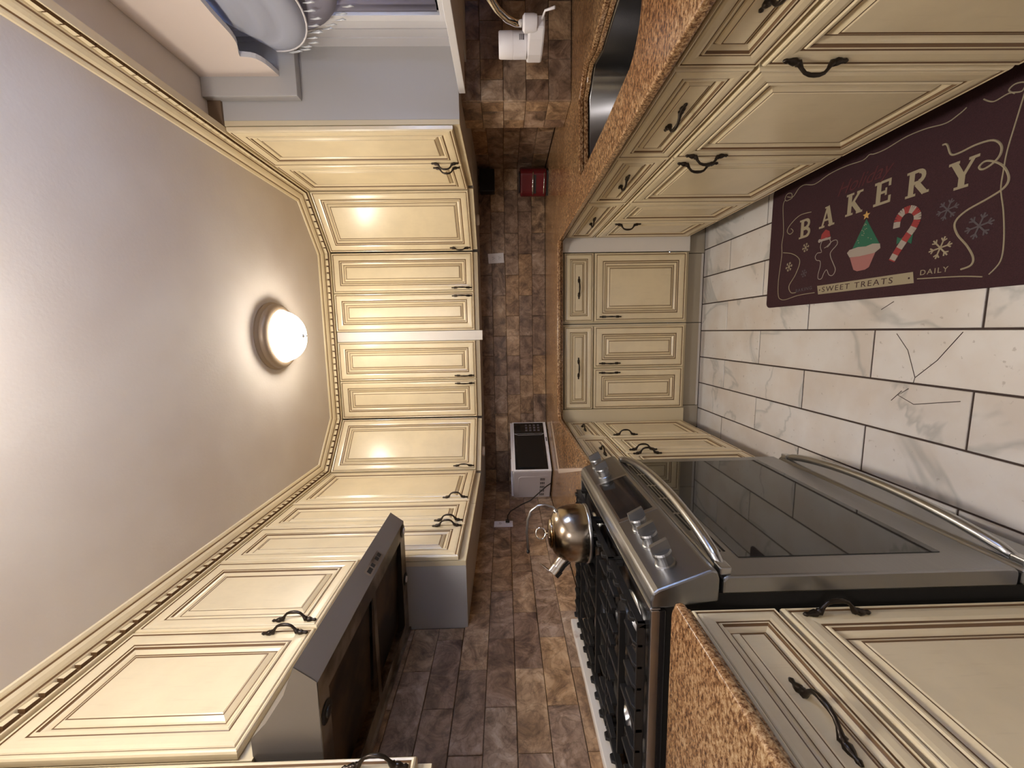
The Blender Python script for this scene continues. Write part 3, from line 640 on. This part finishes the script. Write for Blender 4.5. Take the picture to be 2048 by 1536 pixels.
# ------------------------------------------------------------------ range
t=thing('gas_range','stainless slide-in gas range between the left base cabinets','stove',(0,0,0))
RA,RB=.733,1.477
XB=-1.135
obj('body',G().box(XB,-.535,RA+.008,RB-.008,.03,.905,'gap'),t)
# control panel profile (x,z)
cp=[(-.560,.905),(-.560,.935),(-.545,.9365),(-.528,.933),(-.520,.922),(-.480,.815),(-.484,.803),(-.50,.798),(-.55,.798)]
obj('control_panel',G().prism(cp,RA,RB,'brushed',ax='y'),t,bevel=.004)
obj('front_lip',G().box(-.564,-.560,RA,RB,.916,.938,'steel'),t,bevel=.002)
nv=Vector((.107,0,.040)).normalized()   # panel normal (approx)
up=Vector((-.040,0,.107)).normalized()
def onp(y,f): # f 0 bottom 1 top
    q=Vector((-.480,y,.815))+(Vector((-.520,y,.922))-Vector((-.480,y,.815)))*f; return q
g=G()
def pq(y,f,d): q=onp(y,f)+nv*d; return (q.x,y,q.z)
def plate(y0_,y1_,f0,f1,d,m,gg): gg.add([pq(y0_,f0,d),pq(y1_,f0,d),pq(y1_,f1,d),pq(y0_,f1,d),pq(y0_,f0,-.001),pq(y1_,f0,-.001),pq(y1_,f1,-.001),pq(y0_,f1,-.001)],[(0,1,2,3),(0,4,5,1),(1,5,6,2),(2,6,7,3),(3,7,4,0)],m)
g=G(); plate(1.015,1.285,.02,.98,.0015,'steel',g); db=obj('display_bezel',g,t)
g=G(); plate(1.030,1.272,.09,.92,.0022,'glass',g); obj('display',g,db)
kb=G().lathe([(.0225,0),(.0225,.004),(.0195,.006),(.0185,.022),(.0215,.024),(.0215,.030),(.019,.034),(.0,.034)],(0,0,0),'brushed',24)
kb.lathe([(.0165,.0221),(.0165,.0238)],(0,0,0),'black',20)
for s_ in (0,): kb.add([(-.0065,-.021,.033),(.0065,-.021,.033),(.0065,.021,.033),(-.0065,.021,.033),(-.005,-.020,.056),(.005,-.020,.056),(.005,.020,.050),(-.005,.020,.050)],[(4,5,6,7),(0,1,5,4),(1,2,6,5),(2,3,7,6),(3,0,4,7)],'brushed')
KM=kb.mesh('knob')
q_=nv.to_track_quat('Z','Y')
for y in (1.425,1.325,.955,.880,.800):
    p=onp(y,.62); k_=obj('knob',KM,t,loc=(p.x,y,p.z)); k_.rotation_mode='QUATERNION'; k_.rotation_quaternion=q_
# oven door
g=G().prism([(-.535,.178),(-.535,.790),(-.505,.790),(-.498,.784),(-.495,.775),(-.495,.190),(-.50,.180),(-.51,.178)],RA+.002,RB-.002,'brushed',ax='y')
od=obj('oven_door',g,t,bevel=.006)
obj('window',G().box(-.4955,-.4935,.800,1.432,.275,.722,'ovenglass'),od)
g=G()
for k in range(6):
    ya=.825+k*.098
    for r_ in range(4):
        if k in(0,) and r_>2: continue
        g.box(-.4952,-.4940,ya,ya+.086,.737+r_*.0105,.742+r_*.0105,'gap')
obj('vent_slots',g,od)
def hbar(z,xe,xm,rad):
    P=[];n_=18
    for i in range(n_+1):
        s_=i/n_; y=RA+.022+(RB-RA-.044)*s_; P.append((xe+(xm-xe)*(1-(2*s_-1)**2)**.8,y,z+.002*sin(PI*s_)))
    return P
P=hbar(.782,-.492,-.437,.012)
hd=obj('handle',G().tube(P,[.009]+[.0125]*17+[.009],'steel',14),od,smooth=True)
for a_ in (RA+.008,RB-.036): obj('handle_mount',G().box(-.497,-.480,a_,a_+.028,.770,.794,'steel'),od,bevel=.003)
wdw=obj('warming_drawer',G().prism([(-.535,.045),(-.535,.168),(-.505,.168),(-.496,.160),(-.496,.060),(-.51,.045)],RA+.002,RB-.002,'brushed',ax='y'),t,bevel=.005)
P=hbar(.150,-.494,-.450,.012); obj('handle',G().tube(P,[.009]+[.0125]*17+[.009],'steel',14),wdw,smooth=True)
for a_ in (RA+.008,RB-.036): obj('handle_mount',G().box(-.498,-.482,a_,a_+.028,.138,.162,'steel'),wdw,bevel=.003)
obj('kick_plate',G().box(-.56,-.54,RA+.02,RB-.02,.0,.045,'gap'),t)
# cooktop
obj('cooktop',G().box(XB+.005,-.565,RA,RB,.905,.918,'enamel').box(XB+.005,-.565,RA,RA+.010,.918,.936,'steel').box(XB+.005,-.565,RB-.010,RB,.918,.936,'steel'),t,bevel=.002)
BC=[(-.71,.885,.050),(-1.0,.90,.034),(-.71,1.31,.054),(-1.0,1.31,.030),(-.865,1.105,.045)]
for x,y,r_ in BC:
    b_=obj('burner',G().lathe([(r_+.022,0),(r_+.018,.004),(r_+.004,.006),(r_,.014),(r_-.004,.018),(.0,.018)],(x,y,.918),'steel',24),t,smooth='auto')
    obj('burner_cap',G().lathe([(r_-.002,.0185),(r_,.021),(r_-.002,.026),(r_-.008,.028),(.0,.028)],(x,y,.918),'iron',24),b_,smooth='auto')
def grate(ya,yb):
    g=G(); x0_,x1_=XB+.02,-.607; z0_,z1_=.944,.956; wb_=.010
    for y in (ya,yb-wb_): g.box(x0_,x1_,y,y+wb_,z0_-.006,z1_,'iron')
    for x in (x0_,x1_-wb_,(x0_+x1_)/2-wb_/2): g.box(x,x+wb_,ya,yb,z0_-.004,z1_,'iron')
    n_=10
    for i in range(1,n_):
        x=x0_+(x1_-x0_)*i/n_
        if i==n_//2: continue
        L_=.075 if i%2 else .055
        for (u_,d_) in ((ya,1),(yb,-1)):
            g.prism([(u_,z0_),(u_+d_*L_,z0_+.004),(u_+d_*L_,z1_+.006),(u_+d_*.012,z1_+.006),(u_,z1_)],x-.004,x+.004,'iron',ax='x')
    g.box((x0_+.06),(x1_-.06),(ya+yb)/2-.004,(ya+yb)/2+.004,z0_,z1_+.004,'iron')
    # raised fingers along the front and rear edge
    for x in (x1_-.012,x0_+.0):
        for k in range(4):
            yy=ya+.02+k*(yb-ya-.06)/3; g.prism([(yy,z1_),(yy+.024,z1_),(yy+.020,z1_+.010),(yy+.004,z1_+.010)],x,x+.010,'iron',ax='x')
    for x in (x0_,x1_-.012):
        for y in (ya,yb-.012): g.box(x,x+.012,y,y+.012,.9185,z0_,'iron')
    return g
for ya,yb in ((.750,.985),(.990,1.222),(1.227,1.462)): obj('grate',grate(ya,yb),t,bevel=.0012)
tag(obj('wall_strip',G().box(XL+.0105,XB+.003,.30,1.44,.936,.980,'ruststrip'),bevel=.004),'white metal strip with a rust spot standing behind the range','strip')
# ------------------------------------------------------------------ kettle
t=thing('kettle','heat-stained steel whistling kettle on the far burner of the range','kettle',(-.645,1.205,.9665))
obj('body',G().lathe([(.0,0),(.080,0),(.087,.004),(.090,.014),(.0895,.035),(.087,.064),(.080,.088),(.064,.108),(.046,.117),(.0,.119)],(0,0,0),'kettle',40),t,smooth=True)
obj('base_ring',G().lathe([(.087,-.001),(.0905,.002),(.0912,.009),(.088,.011)],(0,0,0),'steel',40),t,smooth=True)
ld=obj('lid',G().lathe([(.046,.116),(.046,.120),(.038,.125),(.012,.129),(.0,.129)],(0,0,0),'kettle',30),t,smooth=True)
obj('lid_knob',G().tube([(.0,.0,.127)]+[(.0165*sin(2*PI*k/20),.006*sin(2*PI*k/20),.151-.0155*cos(2*PI*k/20)) for k in range(21)],.0026,'chrome',8),ld,smooth=True)
sp=obj('spout',G().tube([(-.062,-.03,.070),(-.080,-.038,.090),(-.100,-.046,.108)],[.021,.019,.0175],'chrome',18),t,smooth='auto')
obj('spout_cap',G().tube([(-.094,-.044,.102),(-.108,-.050,.117)],[.0205,.0195],'chrome',18).tube([(-.103,-.046,.118),(-.098,-.046,.132),(-.078,-.042,.158)],[.006,.004,.002],'chrome',8),sp,smooth='auto')
hn=obj('handle',G().tube([(.066,.012,.092),(.084,.012,.112),(.092,.012,.135),(.088,.012,.160),(.070,.012,.182),(.04,.012,.192),(0,.012,.195),(-.062,.012,.192)],[.0035,.0035,.0035,.0035,.004,.004,.004,.0035],'steel',10),t,smooth=True)
obj('handle_bracket',G().tube([(.060,.012,.096),(.074,.012,.106)],[.008,.006],'chrome',10),t,smooth=True)
obj('handle_tip',G().lathe([(.0045,0),(.0055,.008),(.003,.012)],(-.062,.012,.192),'black',10,axis=(-1,0,0)),t,smooth=True)
# ------------------------------------------------------------------ kitchen mat
MY,MX=1.85,.09
t=thing('kitchen_mat','burgundy holiday bakery floor mat in front of the sink cabinets','mat',(MX,MY,0.0009),-PI/2)
# local x = s (towards the camera), local y = t (towards the right-hand cabinets)
obj('base',G().prism(rrect(0,.955,0,.515,(.022,)*4),0,.007,'mat'),t,bevel=.002)
zt_=.0071
def fp_(name,polys,m,h=.0005,z=zt_):
    g=G()
    for i_,P in enumerate(polys): g.prism(P,z,z+h+i_*.00003,m)
    return obj(name,g,t)
def ln(a_,b_,w_): 
    d=Vector((b_[0]-a_[0],b_[1]-a_[1])); n_=Vector((-d.y,d.x)).normalized()*w_/2
    return [(a_[0]+n_.x,a_[1]+n_.y),(a_[0]-n_.x,a_[1]-n_.y),(b_[0]-n_.x,b_[1]-n_.y),(b_[0]+n_.x,b_[1]+n_.y)]
def smooth_path(P,k=5):
    out=[]
    for i in range(len(P)-1):
        p0,p1,p2,p3=P[max(i-1,0)],P[i],P[i+1],P[min(i+2,len(P)-1)]
        for j in range(k):
            u=j/k; out.append(tuple(.5*(2*p1[c]+(p2[c]-p0[c])*u+(2*p0[c]-5*p1[c]+4*p2[c]-p3[c])*u*u+(3*p1[c]-p0[c]-3*p2[c]+p3[c])*u**3) for c in (0,1)))
    return out+[P[-1]]
def swirl(name,P,wd_,m='p_cream'):
    q=smooth_path(P); g=G(); g.tube([(a_,b_,zt_) for a_,b_ in q],wd_/2,m,6); o=obj(name,g,t); return o
W,HH=.062,.073
SB=.0155 # stem width
def serif(x,y,w_=.034,h_=.008): return [(x-w_/2,y),(x+w_/2,y),(x+w_/2,y+h_),(x-w_/2,y+h_)]
def rc(a_,b_,c_,d_): return [(a_,c_),(b_,c_),(b_,d_),(a_,d_)]
def bowl(x0_,x1_,y0_,y1_,st):
    o_=arc((x1_-(y1_-y0_)/2,(y0_+y1_)/2),(y1_-y0_)/2,-PI/2,PI/2,8); i_=arc((x1_-(y1_-y0_)/2,(y0_+y1_)/2),(y1_-y0_)/2-st,-PI/2,PI/2,8)
    qs=[[o_[k],o_[k+1],i_[k+1],i_[k]] for k in range(8)]
    xm=x1_-(y1_-y0_)/2
    return qs+[rc(x0_,xm,y0_,y0_+st*.75),rc(x0_,xm,y1_-st*.75,y1_)]
LET={
'B':[rc(.008,.008+SB,0,HH),rc(0,.012,0,.007),rc(0,.012,HH-.007,HH)]+bowl(.012,.056,HH*.47,HH,.012)+bowl(.012,.060,0,HH*.53,.012),
'A':[ln((.012,0),(.034,HH),.008),ln((.034,HH),(.056,0),.016),rc(.018,.048,.022,.029),serif(.012,0,.026,.007),serif(.056,0,.028,.007),rc(.022,.040,HH-.005,HH)],
'K':[rc(.008,.008+SB,0,HH),serif(.0155,0,.030,.007),serif(.0155,HH-.007,.030,.007),ln((.02,.030),(.052,HH-.004),.009),ln((.030,.038),(.056,.004),.015),serif(.056,0,.024,.007),serif(.054,HH-.007,.024,.007)],
'E':[rc(.008,.008+SB,0,HH),rc(0,.058,0,.008),rc(0,.056,HH-.008,HH),rc(.02,.044,.033,.041),rc(.050,.058,0,.022),rc(.048,.056,HH-.022,HH),rc(.038,.044,.026,.048)],
'R':[rc(.008,.008+SB,0,HH),serif(.0155,0,.030,.007),rc(0,.012,HH-.007,HH)]+bowl(.012,.056,HH*.44,HH,.012)+[ln((.032,.034),(.056,.003),.015),serif(.058,0,.020,.007)],
'Y':[rc(.024,.024+SB,0,.036),serif(.032,0,.034,.007),ln((.010,HH-.003),(.032,.030),.015),ln((.056,HH-.003),(.034,.030),.008),serif(.010,HH-.007,.026,.007),serif(.056,HH-.007,.024,.007)]}
for ch,(cx,cy) in zip('BAKERY',[(.211,.303),(.316,.318),(.431,.330),(.539,.331),(.644,.323),(.762,.303)]):
    sk_=-.0 ; fp_('letter',[[(cx-W/2+px,cy-HH/2+py) for px,py in P] for P in LET[ch]],'p_cream')
def text(name,s_,x,y,size,m,ang=0,shear=0,sx=1):
    cu=bpy.data.curves.new(name,'FONT'); cu.body=s_; cu.size=size; cu.extrude=.0003; cu.resolution_u=3; cu.shear=shear; cu.space_character=1.25 if shear==0 else 1.
    o=bpy.data.objects.new(name,cu); COL.objects.link(o); dg=bpy.context.evaluated_depsgraph_get(); me=bpy.data.meshes.new_from_object(o.evaluated_get(dg)); bpy.data.objects.remove(o)
    me.materials.clear(); me.materials.append(M[m])
    q=obj(name,me,t,loc=(x,y,zt_+.0005),rot=(0,0,ang)); q.scale=(sx,1,1); return q
fp_('banner',[[(.298,.067),(.306,.034),(.668,.034),(.662,.067)]],'p_cream',.0004)
text('lettering','SWEET TREATS',.322,.0415,.027,'p_dark',0,0,1.27)
fp_('banner_dot',[arc((.312,.050),.003,0,2*PI,8)[:-1],arc((.652,.050),.003,0,2*PI,8)[:-1]],'p_dark',.0007)
text('lettering','BAKING',.184,.053,.019,'p_grey',.05,0,1.1)
text('lettering','DAILY',.682,.054,.021,'p_cream',0,0,1.1)
text('lettering','Holiday',.355,.375,.062,'p_darkred',.03,.45,1.05)
swirl('border_line',[(.124,.446),(.094,.444),(.080,.455),(.092,.472),(.118,.466),(.124,.446)],.003)
swirl('border_line',[(.085,.452),(.071,.429),(.085,.321),(.080,.268),(.084,.218),(.074,.114),(.080,.05),(.098,.032),(.130,.029),(.2,.040),(.288,.043)],.003)
swirl('border_line',[(.094,.46),(.129,.450),(.159,.472),(.191,.475),(.244,.459),(.313,.470),(.386,.470),(.452,.462),(.476,.470),(.494,.465),(.534,.463),(.596,.470),(.653,.466),(.706,.455),(.737,.462),(.754,.470)],.0032)
swirl('border_line',[(.791,.470),(.803,.459),(.817,.452),(.843,.455),(.868,.446),(.872,.462),(.853,.470),(.842,.462),(.855,.448)],.0034)
swirl('border_line',[(.874,.440),(.864,.379),(.855,.32),(.853,.276),(.853,.234),(.864,.181),(.873,.113),(.872,.062),(.852,.033)],.0034)
swirl('border_line',[(.839,.029),(.786,.037),(.677,.045)],.0034)
swirl('scroll',[(.238,.358),(.176,.362),(.126,.34),(.108,.317),(.125,.300),(.144,.308),(.130,.322)],.0032)
swirl('scroll',[(.092,.231),(.154,.213),(.195,.179),(.177,.128),(.143,.085),(.156,.056),(.185,.053)],.0032)
swirl('scroll',[(.705,.400),(.716,.396),(.729,.366),(.749,.361),(.786,.365),(.822,.360),(.841,.340),(.842,.318),(.828,.303),(.809,.297),(.800,.306),(.812,.315),(.832,.306),(.853,.286),(.866,.256),(.859,.236),(.831,.222),(.782,.204),(.760,.181),(.769,.149),(.796,.113),(.813,.081),(.810,.062),(.788,.055)],.0052)
# cupcake tree
tr_=[(.487,.262),(.474,.235),(.480,.235),(.460,.208),(.468,.208),(.440,.172),(.545,.170),(.514,.206),(.522,.206),(.498,.235),(.504,.235)]
fp_('tree_cone',[[(.488,.264),(.440,.170),(.546,.170)],[(.470,.215),(.452,.188),(.530,.188),(.512,.215)]],'p_green')
g=G()
for k in range(14): 
    a_=random.random(); bb=.18+.07*a_; g.box(.488-(.262-bb)*.45+random.random()*(.262-bb)*.9,.0,0,0,0,0,'p_white') if False else g.prism(arc((.488+(random.random()-.5)*(.262-bb)*.9,bb),.0016,0,2*PI,6)[:-1],zt_+.0005,zt_+.0008,'p_cream')
obj('sprinkle',g,t)
fp_('star',[[(.4865+.014*cos(PI/2+k*PI/5)*(1 if k%2==0 else .45),.276+.014*sin(PI/2+k*PI/5)*(1 if k%2==0 else .45)) for k in range(10)]],'p_gold',.0008)
fp_('frosting',[[(.423,.166),(.435,.149),(.474,.146),(.53,.147),(.549,.158),(.546,.173),(.520,.178),(.496,.174),(.465,.178),(.432,.175)]],'p_white',.0009)
fp_('cupcake_case',[[(.436,.148),(.532,.147),(.514,.104),(.50,.098),(.470,.097),(.455,.104)]],'p_pink',.0006)
# candy cane
cn=smooth_path([(.596,.208),(.598,.232),(.612,.250),(.632,.253),(.650,.242),(.658,.222),(.650,.198),(.634,.176),(.616,.150),(.602,.128),(.592,.110)],4)
g=G()
for k,(a_,b_) in enumerate(zip(cn,cn[1:])): g.prism(ln(a_,b_,.021),zt_,zt_+.0006+k*.00002,'p_red' if (k//3)%2 else 'p_white')
obj('candy_cane',g,t)
fp_('bow',[[(.602,.180),(.622,.168),(.602,.158)],[(.650,.178),(.622,.168),(.648,.150)],arc((.622,.168),.008,0,2*PI,8)[:-1]],'p_green',.0010)
# gingerbread outline with cap
gb=smooth_path([(.318,.205),(.330,.208),(.352,.222),(.372,.222),(.376,.206),(.350,.184),(.352,.165),(.366,.140),(.378,.116),(.368,.098),(.350,.102),(.338,.122),(.326,.112),(.316,.092),(.300,.094),(.298,.112),(.305,.140),(.302,.160),(.284,.166),(.276,.180),(.286,.192),(.306,.192),(.298,.212),(.304,.232),(.322,.240),(.340,.232),(.345,.215),(.332,.205)],3)
g=G().tube([(a_,b_,zt_) for a_,b_ in gb],.0014,'p_white',5); obj('cookie_outline',g,t)
fp_('cookie_cap',[[(.296,.238),(.342,.242),(.336,.262),(.318,.272),(.300,.258)],],'p_red'); fp_('cookie_trim',[rc(.294,.344,.232,.240),arc((.292,.236),.007,0,2*PI,8)[:-1]],'p_white',.0009)
for (cx,cy,r_,m_) in ((.222,.226,.018,'p_cream'),(.134,.165,.020,'p_cream'),(.223,.125,.016,'p_grey'),(.73,.122,.030,'p_cream'),(.737,.221,.028,'p_grey'),(.817,.158,.032,'p_grey')):
    P=[]
    for k in range(6):
        a_=k*PI/3+.2; e=(cx+r_*cos(a_),cy+r_*sin(a_)); P.append(ln((cx,cy),e,r_*.13))
        for sg in (-1,1):
            mpt=(cx+.6*r_*cos(a_),cy+.6*r_*sin(a_)); P.append(ln(mpt,(mpt[0]+.35*r_*cos(a_+sg*.8),mpt[1]+.35*r_*sin(a_+sg*.8)),r_*.12))
    fp_('snowflake',P,m_)
